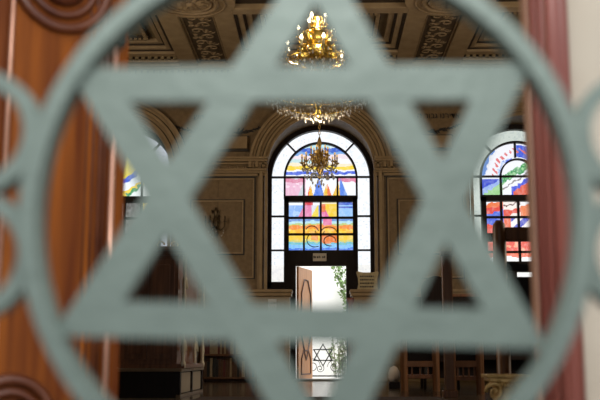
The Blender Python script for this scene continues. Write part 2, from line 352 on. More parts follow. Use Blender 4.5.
def paint_mid(u, v):                                  # u: px from window centre, v: photo row
    w1 = (vn(u * .25, v * .3, 1) - .5) * 2.4; y = v + w1
    if v < 198:
        if tri(u, v, -2, 176, -8, 4, 198): return (70, 120, 225)
        if tri(u, v, 6, 184, 1, 7, 198): return (245, 190, 20)
        if tri(u, v, 7, 184, 5, 12, 198): return (240, 110, 30)
        if tri(u, v, -11, 185, -14, -12, 198): return (240, 90, 40)
        if tri(u, v, -10, 185, -13, -7, 198): return (245, 180, 20)
        if tri(u, v, 18, 181, 11, 20, 198): return (245, 190, 30)
        if tri(u, v, 20, 178, 18, 28, 198): return (80, 130, 225) if u < 24 else (120, 160, 230)
        if tri(u, v, -18, 184, -24, -17, 198): return (205, 210, 215)
        if y < 148: return (190, 232, 240) if u < 10 else (225, 240, 245)
        if y < 152.5: return (30, 90, 200) if (u > 5 or u < -10) else (150, 190, 230)
        if y < 155: return (120, 170, 225)
        if y < 159: return (245, 225, 232)
        if y < 163: return (200, 228, 228) if u < 0 else (250, 245, 248)
        if y < 166: return (252, 235, 200)
        if y < 170: return (250, 212, 40)
        if y < 171.5: return WHT
        if y < 174.5: return (50, 90, 215)
        if y < 178: return (245, 245, 250)
        if y < 182 and abs(u) > 16: return (225, 130, 160)
        if u < -15: return (242, 185, 208) if vn(u * .3, v * .3, 4) > .3 else (250, 215, 228)
        return WHT
    if v < 218:
        if u < -17:
            if v < 205: return WHT
            if tri(u, v, -17, 206, -24, -17, 219): return (232, 120, 160)
            return (140, 180, 240) if vn(u * .3, v * .3, 5) > .35 else (175, 205, 248)
        if u < 0:
            if v < 205: return (215, 40, 60) if u < -8 else WHT
            if u < -9: return (235, 130, 175)
            if tri(u, v, -2, 203, -10, -2, 217): return (245, 215, 60)
            return (225, 225, 235) if u < -3 else (110, 140, 225)
        if u < 17:
            if v < 204: return (250, 235, 190)
            if u < 5: return (238, 110, 20) if v < 212 else (235, 120, 170)
            if tri(u, v, 5, 210, 5, 9, 218): return (230, 90, 160)
            return (248, 205, 20)
        if v < 205 or 206.5 < v < 208.5: return (40, 90, 200)
        return (150, 195, 245)
    if v < 234.5:
        if 2 < u < 11 and y < 225: return (235, 110, 160)
        if y < 221: return (110, 150, 215)
        if y < 223.5: return (185, 225, 235)
        if y < 225: return (190, 205, 120)
        if y < 229: return (248, 140, 15)
        return (252, 180, 20) if vn(u * .3, v * .4, 9) > .4 else (252, 205, 40)
    if abs(u - 9) < 8 and y < 243: return (238, 120, 20)
    if -10 < u < -3 and y < 240: return (245, 150, 20)
    if y < 240: return (250, 205, 40)
    if y < 242: return (215, 205, 110)
    if y < 244.5: return (110, 190, 200)
    if y < 248: return (120, 190, 250)
    return (60, 120, 225)
def paint_right(u, v):
    w1 = (vn(u * .3, v * .3, 11) - .5) * 4; q = (v - 178) + (u + 34) * .62 + w1
    if v < 198:
        rr = math.hypot(u - 1, v - 176)
        if rr > 18 and v < 177:
            if 33 < rr - w1 < 37 and u < -14: return (90, 140, 220)
            dd = rr - 24 + w1
            if abs(dd) < 1.6 and math.sin((u - v) * .9) > 0: return (225, 110, 110)
            if dd < -3.2 and u < -8: return (120, 150, 225) if vn(u * .6, v * .6, 3) > .45 else (200, 215, 242)
            if u > 0 and rr < 30: return (40, 80, 210)
            return (243, 240, 246)
        if rr > 18: q = (v - 176) + (u + 34) * .7 + w1
        if u < -15 and v >= 177:
            if v < 180: return (235, 238, 245)
            return (35, 65, 200) if q < 14 else ((150, 175, 230) if q < 19 else (150, 205, 130))
        if v - 158 < (-u) * .75 + w1 - 3: return (45, 80, 215)
        g = v - 176 + (u) * .62 + w1
        if -8 < g < 0: return (40, 150, 75) if vn(u * .8, v * .8, 2) > .35 else (160, 210, 150)
        if 3 < g < 5.2: return (150, 140, 140)
        if g > 14 and u > -4: return (225, 80, 40)
        if g > 9 and u > -6: return (60, 80, 215)
        return (246, 244, 248)
    if v < 218:
        g = v - 204 + (u + 24) * .2 + w1
        if u < -15: return WHT if g < -1 else ((240, 110, 40) if g < 4 else ((225, 45, 25) if g < 9 else (60, 100, 215)))
        if u < 2: return (225, 60, 30) if 10 < g < 15 else ((110, 60, 50) if abs(g - 5 - math.sin(u)) < 1 else (250, 235, 225))
        return (245, 240, 240) if g < 8 else (235, 120, 60)
    if v < 235:
        if u < -15: return (50, 90, 210) if v < 226 - w1 else (225, 60, 30)
        if u < -8: return (235, 90, 40)
        g = (u + 20) * .9 + (v - 220); return (40, 60, 190) if int(g / 7) % 2 else (248, 238, 235)
    if v < 253:
        if u < -15: return (225, 70, 35)
        return (228, 50, 30) if w1 > -.6 else (245, 150, 110)
    return (235, 85, 40) if v + w1 < 257 else (250, 246, 246)
def paint_left(u, v):
    w1 = (vn(u * .25, v * .25, 21) - .5) * 5; a = u + v * .6 + w1
    if v < 198:
        if u < 18:
            g = (v - 178) + (u - 8) * .7 + w1
            if g < -7: return (250, 225, 60)
            if g < -2: return (45, 90, 210)
            if g < 7: return (245, 248, 252)
            if g < 11: return (250, 215, 40)
            return (60, 150, 90) if g < 14 else (240, 245, 240)
        return (250, 235, 120) if v < 184 else (245, 245, 240)
    if u > 17: return (248, 215, 50) if v < 220 else (120, 160, 220)
    return (62, 58, 56) if v < 236 else (48, 44, 42)
def window(idx, c, paint, border_tint=(1, 1, 1), rows4=False):
    root = tag(empty('window_%d' % idx, (c, YG, 0)), kind='structure')
    k = YG; m = lambda px: px * .02145          # px at the glass plane in metres
    Z = lambda py: hz(py, YG)
    Ro, Ri = m(49.5), m(36.5)                   # glass outer radius, inner arch radius
    zb = Z(282)
    fr = MB()
    fr.arc(0, ZS, Ro, R_O + .04, 0, PI, -.06, .10, 40)
    for s in (-1, 1):
        x0, x1 = sorted((s * Ro, s * (R_O + .04))); fr.box(x0, x1, -.06, .10, zb - .12, ZS)
    fr.arc(0, ZS, Ri - m(1), Ri + m(.9), 0, PI, -.05, .06, 40)
    bar = m(1.0)
    for s in (-1, 1):
        x0, x1 = sorted((s * (Ri - m(1)), s * (Ri + m(.9)))); fr.box(x0, x1, -.05, .06, Z(199), ZS)
        x0, x1 = sorted((s * (m(32.2)), s * m(37))); fr.box(x0, x1, -.07, .08, zb - .12, Z(198))
        for t in (PI * .26,):
            a = t if s > 0 else PI - t; P = []
            for r, dt in ((Ri, -.02), (Ro, -.015), (Ro, .015), (Ri, .02)): P.append((r * math.cos(a + dt), ZS + r * math.sin(a + dt)))
            fr.prism(P, -.04, .05)
        for py in (177.2, 216.3, 250.3):
            x0, x1 = sorted((s * Ri, s * Ro)); fr.box(x0, x1, -.04, .05, Z(py + .8), Z(py - .8))
        x0, x1 = sorted((s * m(36), s * R_O)); fr.box(x0, x1, -.06, .1, zb - .12, zb)
    fr.box(-m(37), m(37), -.07, .08, Z(202), Z(196))                       # transom under the arch
    if idx != 1: fr.box(-m(36), m(36), -.04, .05, Z(178), Z(176.4))
    if idx != 3:
        for s in (-1, 1): x0 = s * m(17); fr.box(x0 - m(.9), x0 + m(.9), -.04, .05, Z(198), Z(177.5) + .0)
    else:
        fr.arc(m(1), Z(177), m(16.6), m(18.2), 0, PI, -.04, .05, 24); fr.box(-m(1) - .018, -m(1) + .018, -.04, .05, Z(158.5), Z(143.5))
        fr.box(-m(17.4), -m(15.6), -.04, .05, Z(198), Z(177)); fr.box(m(17.4), m(19.2), -.04, .05, Z(198), Z(177))
    gbot = 262 if rows4 else 250.5
    for u in (-17, 0, 17): fr.box(m(u) - m(1), m(u) + m(1), -.04, .05, Z(gbot + 1), Z(201))
    rows = (217.8, 234.3) if not rows4 else (217.8, 234.8, 252.5)
    for py in rows: fr.box(-m(33), m(33), -.04, .05, Z(py + 1), Z(py - 1))
    if idx == 2:
        fr.box(-m(33), m(33), -.06, .08, Z(266), Z(gbot))
        for s in (-1, 1):
            x0, x1 = sorted((s * m(25), s * m(33))); fr.box(x0, x1, -.06, .08, 0, Z(266))
            x0, x1 = sorted((s * m(33), s * (R_O + .04))); fr.box(x0, x1, -.05, .08, 0, zb - .12)
    else:
        fr.box(-R_O - .04, R_O + .04, -.06, .1, zb - .3, zb)
        if idx == 3: fr.box(-m(33), m(33), -.05, .06, zb, Z(277.5)); fr.box(-m(33), -m(4), -.05, .06, Z(277.5), Z(272.5)); fr.box(m(12), m(33), -.05, .06, Z(277.5), Z(272.5)); fr.box(-m(33), m(33), -.05, .06, Z(272.5), Z(gbot))
        else: fr.box(-m(33), m(33), -.05, .06, zb, Z(gbot))
        if rows4: fr.box(-m(33), m(33), -.05, .06, Z(242), Z(235.5))
    fr.build('window_frame', M['dark_wood'], root)
    def pane(name, inside, col, x0, x1, z0, z1, dx):
        nx = max(1, int((x1 - x0) / dx)); nz = max(1, int((z1 - z0) / dx)); vs_, fs, cols = [], [], []; idx_ = {}
        def gv(i, j):
            if (i, j) not in idx_:
                idx_[(i, j)] = len(vs_); vs_.append((x0 + (x1 - x0) * i / nx, 0, z0 + (z1 - z0) * j / nz))
            return idx_[(i, j)]
        for i in range(nx):
            for j in range(nz):
                xm = x0 + (x1 - x0) * (i + .5) / nx; zm = z0 + (z1 - z0) * (j + .5) / nz
                if inside(xm, zm):
                    fs.append((gv(i, j), gv(i + 1, j), gv(i + 1, j + 1), gv(i, j + 1)))
                    cols.append(col(xm, zm))
        me = bpy.data.meshes.new(name); me.from_pydata(vs_, [], fs); me.update()
        ca = me.color_attributes.new('paint', 'FLOAT_COLOR', 'CORNER'); q = []
        for f_, c_ in zip(fs, cols): q += [c_[0], c_[1], c_[2], 1] * 4
        ca.data.foreach_set('color', q); me.materials.append(M['glass'])
        o = bpy.data.objects.new(name, me); COL.objects.link(o); o.parent = root; return o
    # z -> photo row lookup
    tab = [(hz(p, YG), p) for p in range(120, 300)]
    def row(z):
        lo, hi = 0, len(tab) - 1
        while hi - lo > 1:
            md = (lo + hi) // 2
            if tab[md][0] > z: lo = md
            else: hi = md
        a, b = tab[lo], tab[hi]; return a[1] + (a[0] - z) / (a[0] - b[0] + 1e-9)
    def lin(c_, k_=1.0, tint=(1, 1, 1)):
        c_ = s2l(c_); out = []
        for v, t in zip(c_, tint): out.append(min(1, v * t * .70))
        return out
    def cin(x, z):
        u_, v_ = x / .02145, row(z); wash = .24 * max(0, vn(u_ * .55, v_ * .4, idx + 40) - .35) + .10 * vn(u_ * 2, v_ * 2, 5)
        return [q_ + (.7 - q_) * wash for q_ in lin(paint(u_, v_))]
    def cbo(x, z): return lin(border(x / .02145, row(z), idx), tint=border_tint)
    zt = Z(199)
    pane('stained_pane', lambda x, z: math.hypot(x, z - ZS) < Ri if z > ZS else abs(x) < Ri, cin, -Ri, Ri, zt, ZS + Ri, .0135)
    pane('stained_pane', lambda x, z: True, cin, -m(32.5), m(32.5), Z(gbot), Z(201.5), .0135)
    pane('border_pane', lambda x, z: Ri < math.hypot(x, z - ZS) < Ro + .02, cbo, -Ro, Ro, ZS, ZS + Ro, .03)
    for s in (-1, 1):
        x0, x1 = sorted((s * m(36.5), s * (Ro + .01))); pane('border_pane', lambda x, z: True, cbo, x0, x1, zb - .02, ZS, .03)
    if idx == 2:                                 # leading drawn as loops over the middle rows
        ld = MB()
        for (ux, vy, ru, rv, a0, a1) in ((-9, 233, 7, 7, .3, 2.6), (8, 233, 8, 6, .2, 3.6), (-6, 240, 8, 7, 2.4, 5.2), (9, 241, 6, 5, 0, 5), (-1, 229, 5, 6, 3.4, 5.9)):
            ld.tube([(m(ux + ru * math.cos(a0 + (a1 - a0) * q / 12)), -.01, Z(vy - rv * math.sin(a0 + (a1 - a0) * q / 12))) for q in range(13)], .012, 4)
        ld.build('leading', M['dark_wood'], root)
    return root
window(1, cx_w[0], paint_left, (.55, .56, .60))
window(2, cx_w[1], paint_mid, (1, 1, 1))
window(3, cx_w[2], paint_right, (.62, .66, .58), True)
# ------------------------------------------------------------ inscriptions on the wall
def text(body, name, x, y, z, size, m_, parent=None, align='CENTER', depth=.004):
    cu = bpy.data.curves.new(name, 'FONT'); cu.body = body; cu.size = size; cu.align_x = align; cu.extrude = depth
    o = bpy.data.objects.new(name, cu); COL.objects.link(o); o.location = (x, y, z); o.rotation_euler = (PI / 2, 0, 0); cu.materials.append(m_)
    me = bpy.data.meshes.new_from_object(o); o2 = bpy.data.objects.new(name, me); COL.objects.link(o2); o2.location = o.location; o2.rotation_euler = o.rotation_euler
    bpy.data.objects.remove(o)
    return o2
for cx, s in ((2.47, ''), (-2.1, '')):
    word = 'אדירנו גבור ה' if cx > 0 else 'קדוש קדוש קדוש'
    t = text(word[::-1], 'painted_inscription', cx, YW - .012, hz(119, YW), .165, M['ink'])
    tag(t, 'black Hebrew letters painted on the wall ' + ('between the middle and right arched windows' if cx > 0 else 'between the left and middle arched windows'), 'inscription', 'Hebrew inscriptions on the frieze')
for cx, s in ((2.58, 1), (2.105 - .5, -1), (-2.105 + .62, 1), (-2.105 - .62, -1)):
    b = MB(); z0 = hz(132, YW)
    for k in range(26):
        t = (k / 25) ** 1.2; xx = cx + s * (-.32 + .68 * t); zz = z0 + .16 * t * t + random.uniform(-.03, .03) * (1 - t); q = 1 if k % 2 else -1
        a = random.uniform(.2, .9) * q + .15; l = .115 * (1 - .6 * t)
        P = [(xx, zz), (xx + s * l * .5 * math.cos(a - .4), zz + l * .5 * math.sin(a - .4)), (xx + s * l * math.cos(a), zz + l * math.sin(a)), (xx + s * l * .5 * math.cos(a + .4), zz + l * .5 * math.sin(a + .4))]
        b.prism(P, YW - .012, YW - .002)
    b.tube([(cx + s * (-.34 + .7 * t / 8), YW - .008, z0 + .16 * (t / 8) ** 2) for t in range(9)], .012, 5)
    where = {(1, 2.58): 'under the Hebrew words, beside the right arched window', (-1, 1.605): 'right of the middle arched window', (1, -1.485): 'left of the middle arched window', (-1, -2.725): 'beside the left arched window'}[(s, round(cx, 3))]
    tag(b.build('painted_branch', M['ink']), 'dark leafy branch painted on the spandrel ' + where, 'wall ornament', 'painted branches on the spandrels')
# ------------------------------------------------------------ back door, courtyard
hx0, hx1 = -.525, .535; ztop = hz(265, YG)
d = tag(empty('door_1', (hx0 + .02, YG + .12, 0), math.radians(73)), kind='structure')
LW = .98
MB().box(0, LW, -.025, .025, .02, ztop - .02).build('door_leaf', M['orange_door'], d, .004)
b = MB()
def polyline(m_, pts, y, r): m_.tube([(x, y, z) for x, z in pts], r, 4, True)
polyline(b, [(.18, .95), (.18, 1.85), (.38, 2.15), (.62, 2.15), (.82, 1.85), (.82, .95), (.62, .62), (.38, .62)], -.03, .022)
polyline(b, [(.18, .12), (.18, .45), (.35, .62), (.5, .42), (.65, .62), (.82, .45), (.82, .12)], -.03, .018)
b.build('door_inlay', M['inlay'], d)
MB().box(.86, .93, -.06, -.02, 1.0, 1.06).build('door_handle', M['black_iron'], d)
struct(MB().box(hx0 - .05, hx1 + .05, YW + .1, YE + .1, 0, .03), 'trim_11', M['stone'])
struct(MB().box(-9, 9, YE + .3, 30, -.3, -.02), 'trim_12', M['pale_paving'])
struct(MB().box(-9, 9, 26, 26.3, -.02, 3.0), 'wall_courtyard', M['white_wall'])
g = tag(empty('courtyard_gate', (.09, 23.0, 0)), 'thin black iron courtyard gate with a small star, seen through the back doorway', 'gate')
b = MB(); zc = hz(355, 23.0); m23 = 23.3 / 950
for q in (0, 1):
    b.tube([(-.05 + .255 * math.sin(q * PI + k * 2 * PI / 3), 0, zc + .255 * math.cos(q * PI + k * 2 * PI / 3)) for k in range(3)], .032, 4, True, False)
b.build('star', M['black_iron'], g)
b = MB()
for xx in (-.62, .62): b.box(xx - .02, xx + .02, -.02, .02, -.02, 1.05)
for zz in (.03, .98): b.box(-.62, .62, -.015, .015, zz, zz + .03)
b.build('gate_frame', M['black_iron'], g)
b = MB()
for xx, zz, r, s, ph in ((-.30, .28, .19, 1, 0), (.22, .26, .17, -1, PI), (-.42, .74, .12, 1, 1), (.42, .72, .12, -1, 2), (-.12, .22, .10, -1, 1), (.45, .30, .12, 1, 0)):
    b.tube([(xx + r * (1 - .8 * k / 20) * math.cos(ph + s * k * .5), 0, zz + r * (1 - .8 * k / 20) * math.sin(ph + s * k * .5)) for k in range(21)], .009, 4)
b.build('scrollwork', M['black_iron'], g)
def leaves(mb_, n, fn, size):
    for _ in range(n):
        x, y, z = fn(); a = random.uniform(0, 2 * PI); t = random.uniform(-.9, .9); l = size * random.uniform(.6, 1.3); wd = l * .38
        dx = Vector((math.cos(a) * math.cos(t), math.sin(a) * math.cos(t), math.sin(t))); sd = dx.cross(Vector((random.uniform(-1, 1), random.uniform(-1, 1), random.uniform(-1, 1)))).normalized()
        p = Vector((x, y, z)); mb_.add([p, p + dx * l * .5 + sd * wd, p + dx * l, p + dx * l * .5 - sd * wd], [(0, 1, 2, 3)])
p = tag(empty('climbing_ivy', (.9, 25.6, 0)), 'green leafy climber hanging at the top right of the back doorway', 'plant')
b = MB(); ZT = hz(262, 25.6)
def ivy():
    z = random.uniform(1.45, 2.92); t = (z - 1.45) / 1.5; xm = -.18 - .42 * t; return (random.uniform(xm, xm + .55 * random.random() + .16), random.uniform(-.2, .1), z)
leaves(b, 420, ivy, .11); b.build('foliage', M['leaf'], p)
MB().tube([(.3, 0, 0), (.22, 0, 1.2), (.1, 0, 2.2), (-.2, 0, 2.85)], .02, 5).build('stem', M['stem'], p)
for i, (x, y, zt_, lab) in enumerate(((.50, 22.2, 1.55, 'pale olive shrub with upright sprigs in the doorway, right of the small iron star'), (.42, 24.4, 1.25, 'thin sprigged shrub behind the courtyard gate, the lower and farther one'))):
    p = tag(empty('sprigged_shrub', (x, y, -.02)), lab, 'plant', 'shrubs outside the back door')
    st = MB(); lf = MB()
    for k in range(11):
        a = random.uniform(0, 2 * PI); r = random.uniform(.05, .26); hgt = zt_ * random.uniform(.55, 1)
        if i == 0 and hgt > 1.0: r *= .8
        pts = [Vector((r * .3 * math.cos(a) * (1 - t) + (r * math.cos(a)) * t, r * math.sin(a) * t, hgt * t)) for t in (0, .35, .7, 1)]
        st.tube(pts, .008, 4)
        def fn(pts=pts):
            t = random.uniform(.1, 1); q = t * 3; j = min(2, int(q)); return pts[j].lerp(pts[j + 1], q - j)
        leaves(lf, 20, fn, .085)
    st.build('stem', M['stem'], p); lf.build('foliage', M['leaf2'], p)
# sign over the door, tablet on the dado
sg = tag(empty('door_sign', (hx(319.7, 257, 20.2), 20.2, hz(257.2, 20.2))), 'small cream plaque with a line of lettering on the dark rail above the back door', 'sign')
MB().box(-.145, .145, -.012, .035, -.085, .085).build('plate', M['sign'], sg, .01)
b = MB()
for k, wd in enumerate((.03, .02, .028, .022, .012, .028, .024)): b.box(-.135 + k * .038, -.135 + k * .038 + wd, -.016, -.010, -.022, .018 if k % 3 else .028)
b.build('lettering', M['ink'], sg)
tb = tag(empty('memorial_tablet', (hx(367.5, 290, 19.3), 19.3, zd + .03)), 'bronze tablet with rows of lettering leaning on the ledge right of the back door', 'sign')
P = [(-.21, 0), (.21, 0), (.195, .12), (.20, .24), (.235, .36), (.21, .385), (.1, .36), (-.1, .36), (-.2, .385), (-.225, .36), (-.19, .24), (-.185, .12)]
MB().prism(P[::-1], 0, .04).build('plate', M['tablet'], tb, .006)
b = MB()
for r_ in range(4):
    x = -.15
    while x < .13:
        wd = random.uniform(.012, .035); b.box(x, x + wd, -.006, .002, .055 + r_ * .07, .085 + r_ * .07); x += wd + .01
b.build('lettering', M['ink'], tb)
pp = MB().box(hx(268, 300, 19.1), hx(276.5, 300, 19.1), 19.095, 19.108, hz(316, 19.1), hz(299, 19.1))
tag(pp.build('notice', M['paper']), 'pale paper notice fixed to the wainscot left of the back door', 'notice')
# ------------------------------------------------------------ wall sconces
def sconce(x, lab):
    z = hz(222, 19.3); o = tag(empty('wall_sconce', (x, YW, z)), lab, 'wall lamp', 'sconces in the wall panels')
    b = MB(); b.lathe([(.001, -.30), (.04, -.22), (.02, -.12), (.07, -.02), (.05, .08), (.02, .16), (.045, .22), (.001, .34)], (0, -.05, 0), 10)
    for k in range(6): b.add([(0, -.03, -.05), (.12 * math.cos(k * PI / 3 + .5), -.03, .22 + .12 * math.sin(k * PI / 3 + .5)), (.06 * math.cos(k * PI / 3 + .9), -.06, .2 + .06 * math.sin(k * PI / 3))], [(0, 1, 2)])
    b.build('backplate', M['black_brass'], o)
    for k, (dx, dy) in enumerate(((-.20, -.12), (-.09, -.24), (.09, -.24), (.20, -.12))):
        MB().tube([(0, -.06, -.05), (dx * .5, dy * .6 - .03, -.17), (dx * .95, dy, -.10), (dx, dy, .0)], .011, 5).build('arm', M['black_brass'], o)
        c = MB().lathe([(.03, 0), (.038, .015), (.012, .02), (.012, .13), (.001, .135)], (dx, dy, 0), 8).build('candle', M['black_brass'], o)
    b = MB()
    for k in range(10):
        a = random.uniform(0, PI); b.lathe([(.001, -.04), (.012, -.015), (.001, 0)], (.17 * math.cos(a), -.06 - .14 * math.sin(a), random.uniform(-.32, -.12)), 5, False)
    b.build('crystal_drops', M['crystal'], o)
sconce(-2.17, 'dark brass candle sconce in the wall panel left of the middle window')
sconce(2.11, 'dark brass candle sconce in the wall panel right of the middle window')
# ------------------------------------------------------------ chandeliers
def drop_mesh(sz):
    return MB().lathe([(.001, -sz * 1.5), (sz * .42, -sz * .7), (sz * .3, -sz * .2), (.001, 0)], (0, 0, 0), 6, False)
def chandelier(x, y, top, tiers, stem_prof, label, crystals, chain_r=.012, bulbm='bulb', gold='gold', rings=(), candle_h=.09, bulb_sz=.020, drop=.03, arm_r=.010, hang=ZC - .02):
    o = tag(empty('chandelier', (x, y, top)), label, 'chandelier')
    ch = MB(); z = 0; k = 0; dz = hang - top
    while z < dz:
        pts = [(.018 * math.cos(t) * (k % 2), .018 * math.cos(t) * (1 - k % 2), z + .035 + .035 * math.sin(t)) for t in [2 * PI * q / 8 for q in range(8)]]
        ch.tube(pts, .006, 4, True); z += .055; k += 1
    ch.build('chain', M[gold], o)
    MB().lathe(stem_prof, (0, 0, 0), 16).build('stem', M[gold], o)
    for (n, r, zr, zroot, ph) in tiers:
        for k in range(n):
            a = ph + 2 * PI * k / n; ca, sa = math.cos(a), math.sin(a)
            pts = [(ca * r * f, sa * r * f, zroot + (zr - zroot) * g_) for f, g_ in ((.06, 0), (.25, .55), (.45, .2), (.65, -.25), (.85, -.1), (.97, .45), (1.0, .98))]
            arm = MB().tube(pts, arm_r, 6)
            arm.tube([(ca * r * (.55 + .13 * math.cos(t)), sa * r * (.55 + .13 * math.cos(t)), zr + .02 + .06 * math.sin(t)) for t in [q * .7 for q in range(8)]], arm_r * .7, 5)
            arm.lathe([(.008, -.03), (.035, -.01), (.045, .006), (.016, .01)], (ca * r, sa * r, zr), 10)
            arm.build('arm', M[gold], o)
            c = MB().lathe([(.013, 0), (.013, candle_h), (.008, candle_h + .004)], (ca * r, sa * r, zr + .008), 8).build('candle', M['candle'] if gold == 'gold' else M['mid_brass'], o)
            zt_ = zr + .008 + candle_h
            MB().lathe([(.007, 0), (bulb_sz * .8, bulb_sz * .6), (bulb_sz, bulb_sz * 1.4), (bulb_sz * .6, bulb_sz * 2.4), (.001, bulb_sz * 3.2)], (ca * r, sa * r, zt_), 8).build('bulb', M[bulbm], c)
    for (r, zr, tr) in rings:
        MB().tube([(r * math.cos(2 * PI * k / 40), r * math.sin(2 * PI * k / 40), zr) for k in range(40)], tr, 6, True).build('ring', M[gold], o)
    pr = drop_mesh(drop).build('crystal_drop', M['crystal'], o); first = True
    crystals.sort(key=lambda c_: c_[1]); rest = MB()
    for i, c_ in enumerate(crystals):
        if i < 95:
            q = pr if first else pr.copy()
            if not first: COL.objects.link(q); q.parent = o
            q.location = c_; first = False; q.rotation_euler = (0, 0, random.uniform(0, 3))
        else:
            sz = drop * random.uniform(.6, .95); rest.lathe([(.001, -sz * 1.5), (sz * .42, -sz * .7), (sz * .3, -sz * .2), (.001, 0)], c_, 6, False)
    if rest.v: tag(rest.build('crystal_strands', M['crystal'], o), kind='stuff')
    return o
# large one: three tiers of brass arms over a wide crystal dish
BYC = 12.0; bx = hx(318, 60, BYC)
Zb = lambda py: hz(py, BYC)
top = Zb(6)
rel = lambda py: Zb(py) - top
cr = []
for (r, py, n, jit) in ((.66, 99, 30, .03), (.58, 105, 26, .03), (.50, 108.5, 20, .03), (.41, 111, 16, .03), (.31, 113.5, 12, .02), (.20, 116, 10, .02), (.655, 96, 46, .02), (.60, 101, 40, .02), (.52, 104.5, 36, .02), (.43, 108, 30, .02), (.33, 111, 24, .02), (.23, 113, 18, .02), (.13, 115.5, 10, .01), (.05, 118, 5, 0), (.65, 90, 40, .03), (.62, 84, 34, .03),
                        (.47, 57, 34, .03), (.40, 61, 30, .03), (.30, 65, 20, .02), (.50, 70, 26, .05), (.56, 77, 30, .05), (.20, 32, 18, .03), (.13, 36, 12, .02), (.46, 51, 12, .05), (.24, 24, 10, .04)):
    for k in range(n):
        a = 2 * PI * (k + random.uniform(-.25, .25)) / n; rr = r + random.uniform(-jit, jit); cr.append((rr * math.cos(a), rr * math.sin(a), rel(py) + random.uniform(-.03, .03)))
prof = [(.001, rel(117)), (.05, rel(115)), (.03, rel(110)), (.10, rel(98)), (.05, rel(92)), (.12, rel(84)), (.04, rel(78)), (.07, rel(70)), (.22, rel(63)), (.29, rel(58)), (.27, rel(52)), (.17, rel(46)), (.15, rel(41)), (.21, rel(36)),
        (.18, rel(31)), (.09, rel(28)), (.05, rel(24)), (.09, rel(20)), (.05, rel(15)), (.02, rel(11)), (.012, .03)]
chandelier(bx, BYC, top, [(4, .13, rel(26.5), rel(34), .9), (5, .26, rel(36), rel(42), .5), (9, .42, rel(55.5), rel(61), .0)], prof,
           'large lit brass chandelier with tiers of bulbs and a wide dish of crystal drops', cr,
           rings=((.20, rel(34), .012), (.40, rel(60), .014), (.64, rel(92), .014), (.42, rel(106), .008)), drop=.034, arm_r=.017, bulb_sz=.023)
for dx, dy, py, e in ((.0, -.28, 48, 14), (.3, .25, 48, 14), (-.3, .25, 48, 14), (0, -.1, 20, 8), (0, 0, 125, 20)):
    l = bpy.data.lights.new('chandelier_lamp', 'POINT'); l.energy = e; l.color = (1, .80, .52); l.shadow_soft_size = .03
    lo = bpy.data.objects.new('chandelier_lamp', l); COL.objects.link(lo); lo.location = (bx + dx, BYC + dy, Zb(py))
# small one hanging in front of the middle window
SY = 16.38; sx = hx(319.5, 150, SY); Zs = lambda py: hz(py, SY); top2 = Zs(138); rel2 = lambda py: Zs(py) - top2
cr = []
for (r, py, n) in ((.30, 168, 22), (.22, 171, 16), (.14, 174, 12), (.26, 174, 14), (.16, 178, 10), (.07, 182, 6), (.10, 160, 10)):
    for k in range(n):
        a = 2 * PI * (k + random.uniform(-.3, .3)) / n; cr.append((r * math.cos(a), r * math.sin(a), rel2(py) + random.uniform(-.05, .05)))
prof = [(.001, rel2(180)), (.03, rel2(178)), (.015, rel2(175)), (.06, rel2(170)), (.05, rel2(166)), (.02, rel2(163)), (.05, rel2(158)), (.03, rel2(153)), (.025, rel2(148)), (.045, rel2(143)), (.03, rel2(140)), (.012, .02)]
chandelier(sx, SY, top2, [(6, .15, rel2(155), rel2(163), .2), (10, .31, rel2(163), rel2(168), .1)], prof,
           'small brass candle chandelier hanging before the middle stained window', cr, bulbm='bulb_dim', gold='mid_brass', rings=((.12, rel2(158), .008),), candle_h=.10, bulb_sz=.018, drop=.042, arm_r=.011, hang=ZC + .20)
# ------------------------------------------------------------ foreground gate (sage green, out of focus)
GY = 1.0
gx, gz = at(305.5, 213, GY)
root = tag(empty('iron_gate', (gx, GY, gz - 1.0)), 'sage green iron gate with a large six-pointed star in a ring, right before the camera', 'gate')
def meet(l1, l2):                                  # lines as x = a + b*y (kind x) or y = a + b*x (kind y), in photo pixels
    a, b = l1; c, d_ = l2; y = (c + d_ * a) / (1 - d_ * b); return (a + b * y, y)
def meet_x(l1, l2): y = (l2[0] - l1[0]) / (l1[1] - l2[1]); return (l1[0] + l1[1] * y, y)
def plate(lo, ro, ho, li, ri, hi):
    V = []
    for y in (-.006, .012):
        for L_, R2, H in ((lo, ro, ho), (li, ri, hi)):
            for p in (meet_x(L_, R2), meet(R2, H), meet(L_, H)):
                x, z = at(p[0], p[1], GY); V.append((x - gx, y, z - gz + 1.0))
    fs = []
    for q in range(3):
        j = (q + 1) % 3
        fs += [(q, 3 + q, 3 + j, j), (6 + q, 6 + j, 9 + j, 9 + q), (q, j, 6 + j, 6 + q), (3 + q, 9 + q, 9 + j, 3 + j)]
    return MB().add(V, fs)
plate((277, -.667), (352, .56), (334.3, .0275), (319, -.645), (313, .546), (298.5, .022)).build('star_triangle', M['gate'], root)
o = plate((27, .597), (561, -.475), (70, -.0098), (69, .607), (519, -.483), (103.2, -.004)).build('star_triangle', M['gate'], root); o.location.y = -.0006
def flat_ring(cx, cz, r, wd, dp, n=72):
    return MB().arc(cx, cz, r - wd / 2, r + wd / 2, 0, 2 * PI, -dp / 2, dp / 2, n)
flat_ring(0, 1.0, .2935, .0195, .036).build('ring', M['gate'], root)
for s, dz in ((-1, .088), (-1, -.045), (1, .082), (1, -.045)):
    flat_ring(s * .354, 1.0 + dz, .060, .018, .028, 40).build('scroll_ring', M['gate'], root)
for s in (-1, 1): MB().box(s * .44 - .015, s * .44 + .015, -.015, .015, -.9, 1.75).build('stile', M['gate'], root)
for zz in (-.85, .60, 1.40, 1.7): MB().box(-.425, .425, -.012, .012, zz, zz + .03).build('rail', M['gate'], root)
for k in range(5): MB().box(-.29 + k * .145 - .008, -.29 + k * .145 + .008, -.008, .008, -.82, .62).build('bar', M['gate'], root)
